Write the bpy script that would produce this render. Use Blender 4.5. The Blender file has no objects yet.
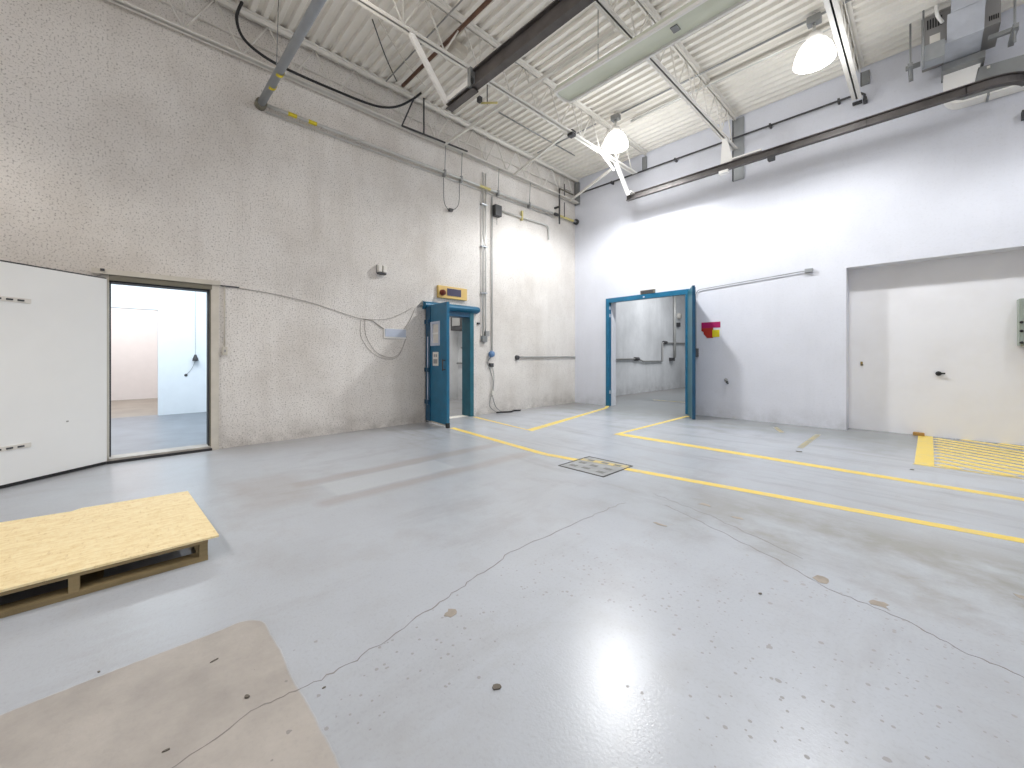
import bpy, math, random
from mathutils import Vector, Matrix
random.seed(7)
PI = math.pi
scene = bpy.context.scene
COL = scene.collection

# ------------------------------------------------------------------ helpers
class MB:
    """collects boxes, tubes, lathes and strips; build() links them as one mesh object"""
    def __init__(s):
        s.v = []; s.f = []; s.sm = []
    def add(s, vs, fs, smooth=False):
        o = len(s.v); s.v += [Vector(p) for p in vs]
        s.f += [tuple(i + o for i in f) for f in fs]; s.sm += [smooth] * len(fs)
        return s
    def box(s, a, b):
        (x0, y0, z0), (x1, y1, z1) = [tuple(min(p, q) for p, q in zip(a, b)), tuple(max(p, q) for p, q in zip(a, b))]
        return s.add([(x0,y0,z0),(x1,y0,z0),(x1,y1,z0),(x0,y1,z0),(x0,y0,z1),(x1,y0,z1),(x1,y1,z1),(x0,y1,z1)],
                     [(0,3,2,1),(4,5,6,7),(0,1,5,4),(1,2,6,5),(2,3,7,6),(3,0,4,7)])
    def obox(s, o, u, v, w):
        """box from corner o along three edge vectors"""
        o, u, v, w = map(Vector, (o, u, v, w))
        if u.cross(v).dot(w) < 0: u, v = v, u
        p = [o, o+u, o+u+v, o+v]; p += [q + w for q in p]
        return s.add(p, [(0,3,2,1),(4,5,6,7),(0,1,5,4),(1,2,6,5),(2,3,7,6),(3,0,4,7)])
    def bar(s, a, b, w, h, up=(0,0,1)):
        a, b = Vector(a), Vector(b); d = b - a; n = d.normalized()
        side = n.cross(Vector(up))
        if side.length < 1e-4: side = n.cross(Vector((1,0,0)))
        side.normalize(); top = side.cross(n).normalized()
        return s.obox(a - side*w/2 - top*h/2, d, side*w, top*h)
    def prism(s, poly, d):
        """extrude a 3-D polygon by vector d"""
        p = [Vector(q) for q in poly]; d = Vector(d); n = len(p)
        nor = Vector((0,0,0))
        for i in range(n): nor += (p[i]-p[0]).cross(p[(i+1) % n]-p[0])
        if nor.dot(d) < 0: p.reverse()
        vs = p + [q + d for q in p]
        fs = [tuple(reversed(range(n))), tuple(range(n, 2*n))] + [(i, (i+1) % n, n+(i+1) % n, n+i) for i in range(n)]
        return s.add(vs, fs)
    def tube(s, pts, r, n=10, caps=True):
        pts = [Vector(p) for p in pts]; rings = []; prev = None
        for i, p in enumerate(pts):
            if i == 0: t = pts[1] - p
            elif i == len(pts)-1: t = p - pts[i-1]
            else: t = (pts[i+1]-p).normalized() + (p-pts[i-1]).normalized()
            t.normalize()
            if prev is None:
                u = t.cross(Vector((0,0,1)))
                if u.length < 1e-3: u = t.cross(Vector((1,0,0)))
            else: u = prev - t*prev.dot(t)
            u.normalize(); prev = u; w = t.cross(u)
            rr = r[i] if isinstance(r, (list, tuple)) else r
            rings.append([p + (u*math.cos(2*PI*k/n) + w*math.sin(2*PI*k/n))*rr for k in range(n)])
        o = len(s.v); s.v += [q for ring in rings for q in ring]
        for i in range(len(rings)-1):
            for k in range(n):
                s.f.append((o+i*n+k, o+i*n+(k+1) % n, o+(i+1)*n+(k+1) % n, o+(i+1)*n+k)); s.sm.append(True)
        if caps:
            s.f.append(tuple(o+k for k in reversed(range(n)))); s.sm.append(False)
            s.f.append(tuple(o+(len(rings)-1)*n+k for k in range(n))); s.sm.append(False)
        return s
    def lathe(s, prof, c, n=32, axis='z'):
        c = Vector(c); o = len(s.v)
        for r, z in prof:
            for k in range(n):
                a = 2*PI*k/n
                q = (r*math.cos(a), r*math.sin(a), z)
                if axis == 'x': q = (z, q[0], q[1])
                if axis == 'y': q = (q[1], z, q[0])
                s.v.append(c + Vector(q))
        for i in range(len(prof)-1):
            for k in range(n):
                s.f.append((o+i*n+k, o+i*n+(k+1) % n, o+(i+1)*n+(k+1) % n, o+(i+1)*n+k)); s.sm.append(True)
        return s
    def ribbon(s, pts, w, z0, z1):
        """flat strip on the floor, as thick as z1-z0"""
        n = len(pts); L = []; R = []
        for i, p in enumerate(pts):
            a = Vector(pts[max(i-1,0)]); b = Vector(pts[min(i+1,n-1)]); t = (b-a).normalized()
            nn = Vector((-t.y, t.x))
            if 0 < i < n-1:
                t1 = (Vector(p)-a).normalized(); m = max(.5, abs(t1.dot(t))); k = 1/m
            else: k = 1
            ww = (w[i] if isinstance(w, (list, tuple)) else w)/2*k
            L.append(Vector(p)+nn*ww); R.append(Vector(p)-nn*ww)
        o = len(s.v)
        for z in (z0, z1):
            for q in L + R: s.v.append(Vector((q.x, q.y, z)))
        def F(*a): s.f.append(tuple(o+i for i in a)); s.sm.append(False)
        T = 2*n
        for i in range(n-1):
            F(T+n+i, T+n+i+1, T+i+1, T+i); F(i, i+1, n+i+1, n+i)
            F(T+i, T+i+1, i+1, i); F(n+i, n+i+1, T+n+i+1, T+n+i)
        F(0, n, T+n, T); F(n-1, T+n-1, T+2*n-1, 2*n-1)
        return s
    def build(s, name, mat, parent=None, origin=None, bevel=0.0):
        if parent is not None: org = wloc(parent)
        elif origin is not None: org = Vector(origin)
        else: org = Vector((0,0,0))
        me = bpy.data.meshes.new(name)
        me.from_pydata([tuple(p - org) for p in s.v], [], s.f)
        me.polygons.foreach_set('use_smooth', s.sm)
        me.validate(); me.update()
        me.materials.append(mat)
        o = bpy.data.objects.new(name, me); COL.objects.link(o)
        if parent is not None: o.parent = parent
        else: o.location = org
        if bevel:
            m = o.modifiers.new('bevel', 'BEVEL'); m.width = bevel; m.segments = 2; m.limit_method = 'ANGLE'
        return o

def wloc(o):
    v = Vector(o.location)
    while o.parent is not None:
        o = o.parent; v = v + Vector(o.location)
    return v
def tag(o, label=None, cat=None, group=None, kind=None):
    if label: o['label'] = label
    if cat: o['category'] = cat
    if group: o['group'] = group
    if kind: o['kind'] = kind
    return o
def thing(name, label, cat, loc, group=None, kind=None):
    o = bpy.data.objects.new(name, None); COL.objects.link(o); o.location = loc
    o.empty_display_size = .1
    return tag(o, label, cat, group, kind)
def dup(root, loc, label, group=None):
    r = root.copy(); COL.objects.link(r); r.location = loc; r['label'] = label
    if group: r['group'] = group
    for ch in list(root.children):
        c = ch.copy(); COL.objects.link(c); c.parent = r
        for g in list(ch.children):
            d = g.copy(); COL.objects.link(d); d.parent = c
    return r
def arc(c, r, a0, a1, u, v, n=8):
    c, u, v = Vector(c), Vector(u), Vector(v)
    return [c + u*r*math.cos(a0+(a1-a0)*i/n) + v*r*math.sin(a0+(a1-a0)*i/n) for i in range(n+1)]
def smooth_path(pts, n=6):
    P = [Vector(p) for p in pts]; out = []
    for i in range(len(P)-1):
        p0 = P[max(i-1,0)]; p1 = P[i]; p2 = P[i+1]; p3 = P[min(i+2,len(P)-1)]
        for k in range(n):
            t = k/n
            out.append(.5*((2*p1)+(p2-p0)*t+(2*p0-5*p1+4*p2-p3)*t*t+(3*p1-p0-3*p2+p3)*t**3))
    out.append(P[-1]); return out

# ------------------------------------------------------------------ materials
def srgb(r, g, b):
    f = lambda c: (c/255/12.92) if c/255 <= .04045 else ((c/255+.055)/1.055)**2.4
    return (f(r), f(g), f(b), 1)
class NT:
    def __init__(s, name):
        s.m = bpy.data.materials.new(name); s.m.use_nodes = True
        s.t = s.m.node_tree; s.b = s.t.nodes['Principled BSDF']
        s.tc = s.t.nodes.new('ShaderNodeTexCoord')
    def n(s, typ, **kw):
        nd = s.t.nodes.new(typ)
        for k, v in kw.items():
            if k in nd.inputs: nd.inputs[k].default_value = v
            else: setattr(nd, k, v)
        return nd
    def l(s, a, b): s.t.links.new(a, b)
    def noise(s, scale, detail=4, rough=.55, vec=None, stretch=None):
        nd = s.n('ShaderNodeTexNoise'); nd.inputs['Scale'].default_value = scale
        nd.inputs['Detail'].default_value = detail; nd.inputs['Roughness'].default_value = rough
        src = vec or s.tc.outputs['Object']
        if stretch:
            mp = s.n('ShaderNodeMapping'); mp.inputs['Scale'].default_value = stretch
            s.l(src, mp.inputs['Vector']); src = mp.outputs[0]
        s.l(src, nd.inputs['Vector']); return nd.outputs['Fac']
    def ramp(s, fac, lo, hi, a=0., b=1.):
        nd = s.n('ShaderNodeMapRange'); s.l(fac, nd.inputs[0])
        for i, x in zip((1,2,3,4), (lo,hi,a,b)): nd.inputs[i].default_value = x
        return nd.outputs[0]
    def math(s, op, a, b=None, c=None):
        nd = s.n('ShaderNodeMath', operation=op)
        for i, x in enumerate((a, b, c)):
            if x is None: continue
            if isinstance(x, (int, float)): nd.inputs[i].default_value = x
            else: s.l(x, nd.inputs[i])
        return nd.outputs[0]
    def mix(s, fac, a, b, typ='MIX'):
        nd = s.n('ShaderNodeMix', data_type='RGBA', blend_type=typ)
        if isinstance(fac, (int, float)): nd.inputs[0].default_value = fac
        else: s.l(fac, nd.inputs[0])
        for i, x in ((6, a), (7, b)):
            if isinstance(x, tuple): nd.inputs[i].default_value = x
            else: s.l(x, nd.inputs[i])
        return nd.outputs[2]
    def color(s, c):
        if isinstance(c, tuple): s.b.inputs['Base Color'].default_value = c
        else: s.l(c, s.b.inputs['Base Color'])
    def bump(s, h, strength, dist=.01):
        nd = s.n('ShaderNodeBump'); nd.inputs['Strength'].default_value = strength
        nd.inputs['Distance'].default_value = dist
        s.l(h, nd.inputs['Height']); s.l(nd.outputs[0], s.b.inputs['Normal'])
    def xyz(s):
        nd = s.n('ShaderNodeSeparateXYZ'); s.l(s.tc.outputs['Object'], nd.inputs[0]); return nd.outputs
def simple(name, c, rough=.5, metal=0., var=.12, scale=6., dark=.75):
    t = NT(name)
    f = t.noise(scale, 4)
    d = tuple(x*dark for x in c[:3]) + (1,)
    t.color(t.mix(t.ramp(f, .35, .7, 0., var*3), c, d))
    t.b.inputs['Roughness'].default_value = rough; t.b.inputs['Metallic'].default_value = metal
    return t.m
def emit(name, c, st):
    t = NT(name); t.color((.8,.8,.8,1))
    t.b.inputs['Emission Color'].default_value = c; t.b.inputs['Emission Strength'].default_value = st
    return t.m

def wall_mat(name, base, dirt, pit, pitc, speckle=60, bump=.35, stain=.5):
    t = NT(name)
    big = t.noise(.7, 5, .6); med = t.noise(4, 5, .65); fine = t.noise(speckle, 3, .6)
    vst = t.noise(2.2, 4, .6, stretch=(1, 1, .18))
    c = t.mix(t.math('MULTIPLY', t.ramp(big, .42, .72), stain), base, dirt)
    c = t.mix(t.math('MULTIPLY', t.ramp(vst, .5, .75), stain*.6), c, dirt)
    c = t.mix(t.math('MULTIPLY', t.ramp(med, .55, .8), .35*stain), c, dirt)
    c = t.mix(t.math('MULTIPLY', t.ramp(fine, .54, .68), pit), c, pitc)
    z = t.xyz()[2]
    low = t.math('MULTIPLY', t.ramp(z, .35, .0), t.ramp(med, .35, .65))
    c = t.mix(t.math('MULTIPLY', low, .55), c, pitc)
    t.color(c); t.b.inputs['Roughness'].default_value = .85
    t.bump(t.math('ADD', fine, t.math('MULTIPLY', med, .6)), bump, .012)
    return t.m

M = {}
M['wall_left'] = wall_mat('stucco_wall', srgb(228,224,219), srgb(196,189,181), .75, srgb(134,128,122), 52, .75, .75)
M['wall_back'] = wall_mat('painted_wall', srgb(218,220,228), srgb(202,204,211), .10, srgb(170,170,172), 30, .15, .5)
M['wall_room'] = wall_mat('room_wall', srgb(222,224,226), srgb(190,192,194), .12, srgb(160,160,160), 30, .15, .8)
M['wall_blue'] = simple('cold_room_wall', srgb(230,236,241), .6, var=.04)
M['cold_floor'] = simple('cold_room_floor', srgb(118,124,132), .35, var=.3, scale=3)
M['far_floor'] = simple('far_room_floor', srgb(150,142,132), .5, var=.3, scale=2)
M['wall_white'] = simple('far_room_wall', srgb(238,234,234), .7, var=.04)
M['deck'] = simple('painted_deck', srgb(232,228,220), .55, var=.12, scale=2.5, dark=.82)
M['joist'] = simple('joist_paint', srgb(222,219,212), .5, var=.1, dark=.8)
M['white_metal'] = simple('white_metal', srgb(238,236,232), .4, var=.04)
M['white_door'] = simple('white_door_paint', srgb(238,238,236), .45, var=.07, scale=3, dark=.9)
M['blue'] = simple('blue_paint', srgb(24,106,142), .38, var=.2, dark=.6)
M['blue_light'] = simple('teal_blue_paint', srgb(34,100,116), .4, var=.2, dark=.65)
M['dark_blue'] = simple('navy_blue_paint', srgb(14,72,104), .4, var=.2, dark=.6)
M['galv'] = simple('galvanised_steel', srgb(176,180,184), .38, .75, var=.2, dark=.75)
M['galv_dull'] = simple('dull_galvanised', srgb(150,152,152), .5, .5, var=.2)
M['duct'] = simple('duct_sheet', srgb(192,196,204), .35, .3, var=.25, dark=.8)
M['conduit'] = simple('conduit_steel', srgb(206,206,202), .35, .3, var=.15)
M['grey_pipe'] = simple('grey_pipe_paint', srgb(156,161,166), .45, .2, var=.15)
M['track'] = simple('dark_track_steel', srgb(100,95,93), .5, .35, var=.3, scale=4, dark=.6)
M['rust'] = simple('brown_pipe', srgb(112,82,66), .6, .1, var=.3, dark=.55)
M['black'] = simple('black_rubber', srgb(32,32,34), .6, var=.1)
M['dark'] = simple('dark_grey', srgb(66,66,68), .6, var=.15)
M['mid_grey'] = simple('grey_enamel', srgb(150,150,148), .5, var=.1)
M['cabinet'] = simple('heater_enamel', srgb(140,138,136), .5, var=.1)
M['elec'] = simple('panel_grey_green', srgb(150,158,148), .45, var=.08)
M['yellow_label'] = simple('yellow_label', srgb(222,202,40), .5, var=.25, scale=30)
M['yellow_pipe'] = simple('yellow_pipe_paint', srgb(208,196,132), .5, var=.2)
M['sign_yellow'] = simple('sign_yellow', srgb(216,184,112), .5, var=.1)
M['screen'] = simple('sign_screen', srgb(74,70,92), .25, var=.1)
M['beacon'] = simple('beacon_red', srgb(120,52,36), .3, var=.1)
M['beige'] = simple('beige_trim', srgb(206,200,188), .6, var=.15)
M['olive'] = simple('olive_gasket', srgb(118,114,100), .7, var=.15)
M['wood_white'] = simple('worn_sill', srgb(178,172,164), .6, var=.3, dark=.6)
M['magenta'] = simple('magenta_sign', srgb(168,22,92), .5, var=.05)
M['sign_red'] = simple('red_sign', srgb(176,50,34), .5, var=.08)
M['sign_lemon'] = simple('lemon_sign', srgb(228,212,36), .5, var=.05)
M['paper'] = simple('white_paper', srgb(224,220,212), .6, var=.1)
M['pale_plate'] = simple('pale_blue_plate', srgb(190,198,214), .35, var=.1)
M['cyan_plug'] = simple('blue_plug', srgb(96,130,170), .5, var=.1)
M['brass'] = simple('brass', srgb(160,140,90), .35, .8)
M['cable'] = simple('dusty_cable', srgb(168,162,156), .7)
M['black_seam'] = simple('dark_seam', srgb(46,46,48), .7)
M['glow_white'] = emit('lamp_glow', (1,.985,.96,1), 9)
M['glow_dim'] = emit('bell_glow', (1,.99,.97,1), 10.0)

def trough_mat():
    t = NT('heater_reflector')
    t.color(t.mix(t.ramp(t.noise(3, 4, stretch=(.3,1,1)), .35, .7), srgb(226,230,214), srgb(204,208,190)))
    t.b.inputs['Roughness'].default_value = .4; t.b.inputs['Metallic'].default_value = .0
    return t.m
M['trough'] = trough_mat()

def door_recess_mat():
    t = NT('white_panel_paint')
    med = t.noise(1.6, 4)
    c = t.mix(t.math('MULTIPLY', t.ramp(med, .45, .7), .4), srgb(230,230,233), srgb(216,214,215))
    t.color(c); t.b.inputs['Roughness'].default_value = .6
    return t.m
M['recess_panel'] = door_recess_mat()

def floor_mat():
    t = NT('painted_concrete')
    X, Y, Z = t.xyz()
    big = t.noise(.45, 5, .6); med = t.noise(2.3, 6, .62); fine = t.noise(22, 4, .6)
    c = t.mix(t.ramp(big, .36, .66), srgb(177,182,190), srgb(165,169,175))
    c = t.mix(t.math('MULTIPLY', t.ramp(med, .5, .75), .45), c, srgb(158,158,158))
    # grimy traffic band between the yellow lines and near the walls
    wob = t.math('ADD', Y, t.math('MULTIPLY', t.math('SUBTRACT', med, .5), 1.2))
    band = t.math('MULTIPLY', t.ramp(wob, -1.9, -.5), .75)
    c = t.mix(band, c, srgb(120,123,121))
    b2 = t.math('MULTIPLY', t.ramp(wob, -5.9, -5.4), t.ramp(wob, -4.5, -4.9))
    b2 = t.math('MULTIPLY', b2, t.math('MULTIPLY', t.ramp(X, 4.2, 6.), t.ramp(med, .3, .6)))
    c = t.mix(t.math('MULTIPLY', b2, .8), c, srgb(142,141,134))
    strk = t.noise(1.6, 6, .7, stretch=(.35, 2.2, 1))
    c = t.mix(t.math('MULTIPLY', t.math('MULTIPLY', t.ramp(strk, .5, .72), t.ramp(wob, -6.2, -5.2)), .6), c, srgb(138,138,133))
    c = t.mix(t.math('MULTIPLY', t.ramp(t.noise(1.1, 6, .7, stretch=(2., .5, 1)), .54, .75), .35), c, srgb(146,145,143))
    wx = t.math('ADD', X, t.math('MULTIPLY', t.math('SUBTRACT', med, .5), .9))
    c = t.mix(t.math('MULTIPLY', t.ramp(wx, .9, .0), .45), c, srgb(140,134,128))
    # tape residue beside a paler patch: two long bands along the left wall
    def rect(x0, x1, y0, y1, soft, amp):
        n2 = t.math('MULTIPLY', t.math('SUBTRACT', med, .5), amp)
        xx = t.math('ADD', X, n2); yy = t.math('ADD', Y, n2)
        a = t.math('MULTIPLY', t.ramp(xx, x0-soft, x0+soft), t.ramp(xx, x1+soft, x1-soft))
        b = t.math('MULTIPLY', t.ramp(yy, y0-soft, y0+soft), t.ramp(yy, y1+soft, y1-soft))
        return t.math('MULTIPLY', a, b)
    c = t.mix(t.math('MULTIPLY', rect(2.3, 2.5, -7.6, -4.9, .05, .12), .4), c, srgb(150,140,130))
    c = t.mix(t.math('MULTIPLY', rect(2.98, 3.17, -7.6, -5.0, .05, .12), .4), c, srgb(150,140,130))
    c = t.mix(t.math('MULTIPLY', rect(1.9, 2.9, -8.05, -7.5, .1, .3), .3), c, srgb(152,142,132))
    c = t.mix(t.math('MULTIPLY', rect(2.52, 2.96, -7.4, -6.1, .02, .03), .6), c, srgb(180,184,190))
    # brown unpainted patch in the near corner
    n3 = t.math('MULTIPLY', t.math('SUBTRACT', med, .5), .05)
    px = t.math('MAXIMUM', t.math('SUBTRACT', 4.50, t.math('ADD', X, n3)), 0)
    py = t.math('MAXIMUM', t.math('SUBTRACT', t.math('ADD', Y, n3), -8.40), 0)
    sd = t.math('SQRT', t.math('ADD', t.math('MULTIPLY', px, px), t.math('MULTIPLY', py, py)))
    patch = t.ramp(sd, .117, .108)
    pc = t.mix(t.ramp(t.noise(3.2, 6, .65), .35, .7), srgb(174,168,162), srgb(150,145,140))
    c = t.mix(patch, c, pc)
    # specks: chips in the paint, two sizes
    def chips(scale, lo, big_, off):
        vor = t.n('ShaderNodeTexVoronoi'); vor.inputs['Scale'].default_value = scale
        mp = t.n('ShaderNodeMapping'); mp.inputs['Location'].default_value = (off, off*.7, 0)
        t.l(t.tc.outputs['Object'], mp.inputs['Vector']); t.l(mp.outputs[0], vor.inputs['Vector'])
        sc_ = t.n('ShaderNodeSeparateColor'); t.l(vor.outputs['Color'], sc_.inputs[0])
        size = t.ramp(sc_.outputs[0], lo, 1., .0, big_)
        dist = t.math('ADD', vor.outputs['Distance'], t.math('MULTIPLY', t.math('SUBTRACT', fine, .5), .35))
        on = t.math('GREATER_THAN', sc_.outputs[0], lo)
        return t.math('MULTIPLY', on, t.math('LESS_THAN', dist, size))
    zone = t.ramp(t.noise(.8, 3), .36, .58)
    near = t.math('MULTIPLY', t.ramp(Y, -5.3, -6.6), t.ramp(X, 4.6, 5.4))
    zn = t.math('MULTIPLY', zone, near)
    ch1 = t.math('MULTIPLY', chips(38, .45, .30, 0.), t.math('GREATER_THAN', zn, .35))
    ch2 = t.math('MULTIPLY', chips(13, .66, .16, 3.3), t.math('GREATER_THAN', near, .2))
    chip = t.math('MAXIMUM', ch1, ch2)
    c = t.mix(t.math('MULTIPLY', chip, .8), c, srgb(132,130,128))
    c = t.mix(t.math('MULTIPLY', t.ramp(t.noise(60, 3, .6), .52, .75), .18), c, srgb(136,136,136))
    t.color(c)
    r = t.math('ADD', .27, t.math('MULTIPLY', patch, .2))
    r = t.math('ADD', r, t.math('MULTIPLY', chip, .2))
    t.l(r, t.b.inputs['Roughness'])
    t.b.inputs['Specular IOR Level'].default_value = .45
    t.bump(t.math('ADD', t.noise(5, 2), t.math('MULTIPLY', t.noise(90, 3), .6)), .16, .006)
    return t.m
M['floor'] = floor_mat()

def paint_mat(name, c, worn, lo, hi):
    t = NT(name)
    f = t.noise(9, 6, .7); g = t.noise(2.5, 3)
    k = t.ramp(t.math('ADD', f, t.math('MULTIPLY', g, .4)), lo, hi)
    t.color(t.mix(k, c, worn)); t.b.inputs['Roughness'].default_value = .4
    return t.m
M['line'] = paint_mat('yellow_line_paint', srgb(226,198,92), srgb(186,178,150), .72, 1.0)
M['line_faded'] = paint_mat('faded_yellow_paint', srgb(206,182,92), srgb(158,156,142), .58, .85)
M['line_worn'] = paint_mat('worn_yellow_paint', srgb(196,176,100), srgb(140,140,130), .5, .75)
M['crack'] = simple('crack_dirt', srgb(134,130,127), .9)
M['debris'] = simple('debris', srgb(104,98,90), .9)
M['scab'] = simple('exposed_concrete', srgb(158,150,140), .9, var=.3, scale=20)

def osb_mat():
    t = NT('osb_strands')
    a = t.noise(26, 3, .6, stretch=(1.7, .5, 1)); b = t.noise(38, 3, .6, stretch=(.5, 1.5, 1)); g = t.noise(3, 4)
    c = t.mix(t.ramp(a, .36, .66), srgb(240,222,178), srgb(226,202,150))
    c = t.mix(t.math('MULTIPLY', t.ramp(b, .5, .7), .6), c, srgb(240,226,186))
    c = t.mix(t.math('MULTIPLY', t.ramp(b, .40, .28), .45), c, srgb(190,156,104))
    c = t.mix(t.math('MULTIPLY', t.ramp(g, .58, .8), .25), c, srgb(200,170,118))
    t.color(c); t.b.inputs['Roughness'].default_value = .65
    t.bump(a, .15, .004)
    return t.m
M['osb'] = osb_mat()
def wood_mat(name, a, b):
    t = NT(name)
    f = t.noise(12, 5, .6, stretch=(1, .1, 1)); g = t.noise(3, 3)
    c = t.mix(t.ramp(f, .35, .7), a, b)
    c = t.mix(t.math('MULTIPLY', t.ramp(g, .5, .75), .4), c, tuple(x*.6 for x in b[:3])+(1,))
    t.color(c); t.b.inputs['Roughness'].default_value = .75
    return t.m
M['wood'] = wood_mat('pallet_wood', srgb(146,128,92), srgb(104,90,62))

def hatch_mat():
    t = NT('hatch_plate')
    a = t.noise(6, 5, .6)
    c = t.mix(t.ramp(a, .35, .65), srgb(158,161,164), srgb(132,134,134))
    t.color(c); t.b.inputs['Roughness'].default_value = .5
    return t.m
M['hatch_frame'] = simple('hatch_frame', srgb(92,92,90), .8, var=.3, scale=20)
M['hatch'] = hatch_mat()
M['hatch_slot'] = simple('hatch_slot', srgb(124,124,122), .7, var=.3, scale=30)

def struct(name, mb, mat, origin=None, label=None, cat=None, parent=None, bevel=0):
    o = mb.build(name, mat, parent, origin, bevel)
    if parent is None: tag(o, label, cat, kind='structure')
    return o

# ------------------------------------------------------------------ room shell
H = 6.0
XR, YR = 10.4, -13.6
floor = struct('floor', MB().box((-9.6, YR-.2, -.2), (XR+.3, 10.4, 0)), M['floor'], label='blue-grey painted concrete floor, worn, cracked and marked with yellow lines', cat='floor')

def wall_with_openings(axis, fixed, lo, hi, z1, holes):
    """boxes filling a wall; fixed = (t0, t1) thickness range on the other axis; holes = (a0, a1, z0, z1)"""
    mb = MB()
    def bx(a0, a1, z0, zz):
        if a1-a0 < 1e-4 or zz-z0 < 1e-4: return
        if axis == 'y': mb.box((fixed[0], a0, z0), (fixed[1], a1, zz))
        else: mb.box((a0, fixed[0], z0), (a1, fixed[1], zz))
    a = lo
    for h in sorted(holes):
        bx(a, h[0], 0, z1); bx(h[0], h[1], 0, h[2]); bx(h[0], h[1], h[3], z1); a = h[1]
    bx(a, hi, 0, z1)
    return mb
A0, A1, ATOP = -8.92, -7.965, 2.15       # cold-room opening in the left wall
B0, B1, BTOP = -4.58, -3.62, 2.13        # personnel door in the left wall
C0, C1, CTOP = 1.08, 3.04, 2.64          # double door in the back wall
D0, D1, DTOP = 5.69, 8.9, 2.75           # recess in the back wall
struct('wall_left', wall_with_openings('y', (-.2, 0), YR, 0, H+.25, [(A0, A1, 0, ATOP), (B0, B1, 0, BTOP)]), M['wall_left'], label='rough beige stucco wall with two doorways', cat='wall')
struct('wall_back', wall_with_openings('x', (0, .3), -.2, XR, H+.25, [(C0, C1, 0, CTOP), (D0, D1, 0, DTOP)]), M['wall_back'], label='smooth white wall with the blue framed doorway and the wide recess', cat='wall')
struct('wall_right', MB().box((XR, YR, 0), (XR+.2, .3, H+.25)), M['wall_back'], label='white side wall out of the picture', cat='wall')
struct('wall_rear', MB().box((-.2, YR-.2, 0), (XR+.2, YR, H+.25)), M['wall_back'], label='white wall behind the viewer', cat='wall')

# corrugated roof deck, flutes running along x
deck = MB(); pitch = .155; prof = []
y = YR; zt, zb = H+.045, H
while y < -.001:
    for dy, z in ((0, zb), (.055, zb), (.075, zt), (.135, zt)):
        if y+dy < 0: prof.append((y+dy, z))
    y += pitch
prof.append((0, prof[-1][1]))
n = len(prof)
vs = [(-.2+.21, p[0], p[1]) for p in prof] + [(XR, p[0], p[1]) for p in prof]
vs += [(.01, prof[0][0], H+.15), (.01, 0, H+.15), (XR, prof[0][0], H+.15), (XR, 0, H+.15)]
fs = [(i, i+1, n+i+1, n+i) for i in range(n-1)] + [(2*n, 2*n+2, 2*n+3, 2*n+1)]
deck.add(vs, fs)
struct('ceiling', deck, M['deck'], label='white painted corrugated steel roof deck', cat='ceiling')

# rooms behind the doorways
struct('wall_cold_room', wall_with_openings('y', (-4.75, -4.6), YR, -6.4, 3.5, [(-9.7, -8.314, 0, 2.23)]), M['wall_blue'], label='pale blue inner wall seen through the cold-room doorway', cat='wall')
struct('wall_cold_room_side', MB().box((-4.6, -6.4, 0), (-.2, -6.2, 3.5)), M['wall_blue'], label='side wall of the cold room', cat='wall')
struct('wall_cold_room_end', MB().box((-9.6, YR-.2, 0), (-.2, YR, 3.5)), M['wall_white'], label='end wall of the cold room', cat='wall')
struct('wall_far_room', MB().box((-9.5, YR, 0), (-9.3, -5, 3.5)), M['wall_white'], label='white far wall seen through both doorways', cat='wall')
struct('wall_far_room_side', MB().box((-9.3, -5.2, 0), (-4.75, -5, 3.5)), M['wall_white'], label='side wall of the far room', cat='wall')
struct('floor_cold_room', MB().box((-4.75, YR, .0005), (-.2, -6.4, .004)), M['cold_floor'], label='dark blue-grey floor of the cold room', cat='floor')
struct('floor_far_room', MB().box((-9.3, YR, .0005), (-4.75, -5.2, .004)), M['far_floor'], label='brownish floor of the far room', cat='floor')
struct('ceiling_cold_room', MB().box((-9.5, YR, 3.5), (-.2, -5, 3.6)), M['wall_blue'], label='ceiling of the cold room', cat='ceiling')
struct('wall_store', MB().box((-3.1, -6, 0), (-2.95, -1.0, 3.6)), M['wall_room'], label='pale wall seen through the narrow blue doorway', cat='wall')
struct('wall_store_end', MB().box((-2.95, -1.75, 0), (-.2, -1.6, 3.6)), M['wall_room'], label='end wall of the small room', cat='wall')
struct('wall_store_near', MB().box((-2.95, -6.15, 0), (-.2, -6, 3.6)), M['wall_room'], label='near wall of the small room', cat='wall')
struct('ceiling_store', MB().box((-3.1, -6, 3.6), (-.2, -1.6, 3.7)), M['wall_room'], label='ceiling of the small room', cat='ceiling')
struct('wall_corridor', MB().box((-.35, .3, 0), (-.2, 10.2, 4.4)), M['wall_room'], label='stained white wall seen through the blue framed doorway', cat='wall')
struct('wall_corridor_end', MB().box((-.35, 10.2, 0), (7., 10.35, 4.4)), M['wall_room'], label='end wall of the room beyond', cat='wall')
struct('wall_corridor_side', MB().box((7., .5, 0), (7.15, 10.35, 4.4)), M['wall_room'], label='side wall of the room beyond', cat='wall')
struct('ceiling_corridor', MB().box((-.35, .3, 4.4), (7.15, 10.35, 4.5)), M['wall_room'], label='ceiling of the room beyond', cat='ceiling')

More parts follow.
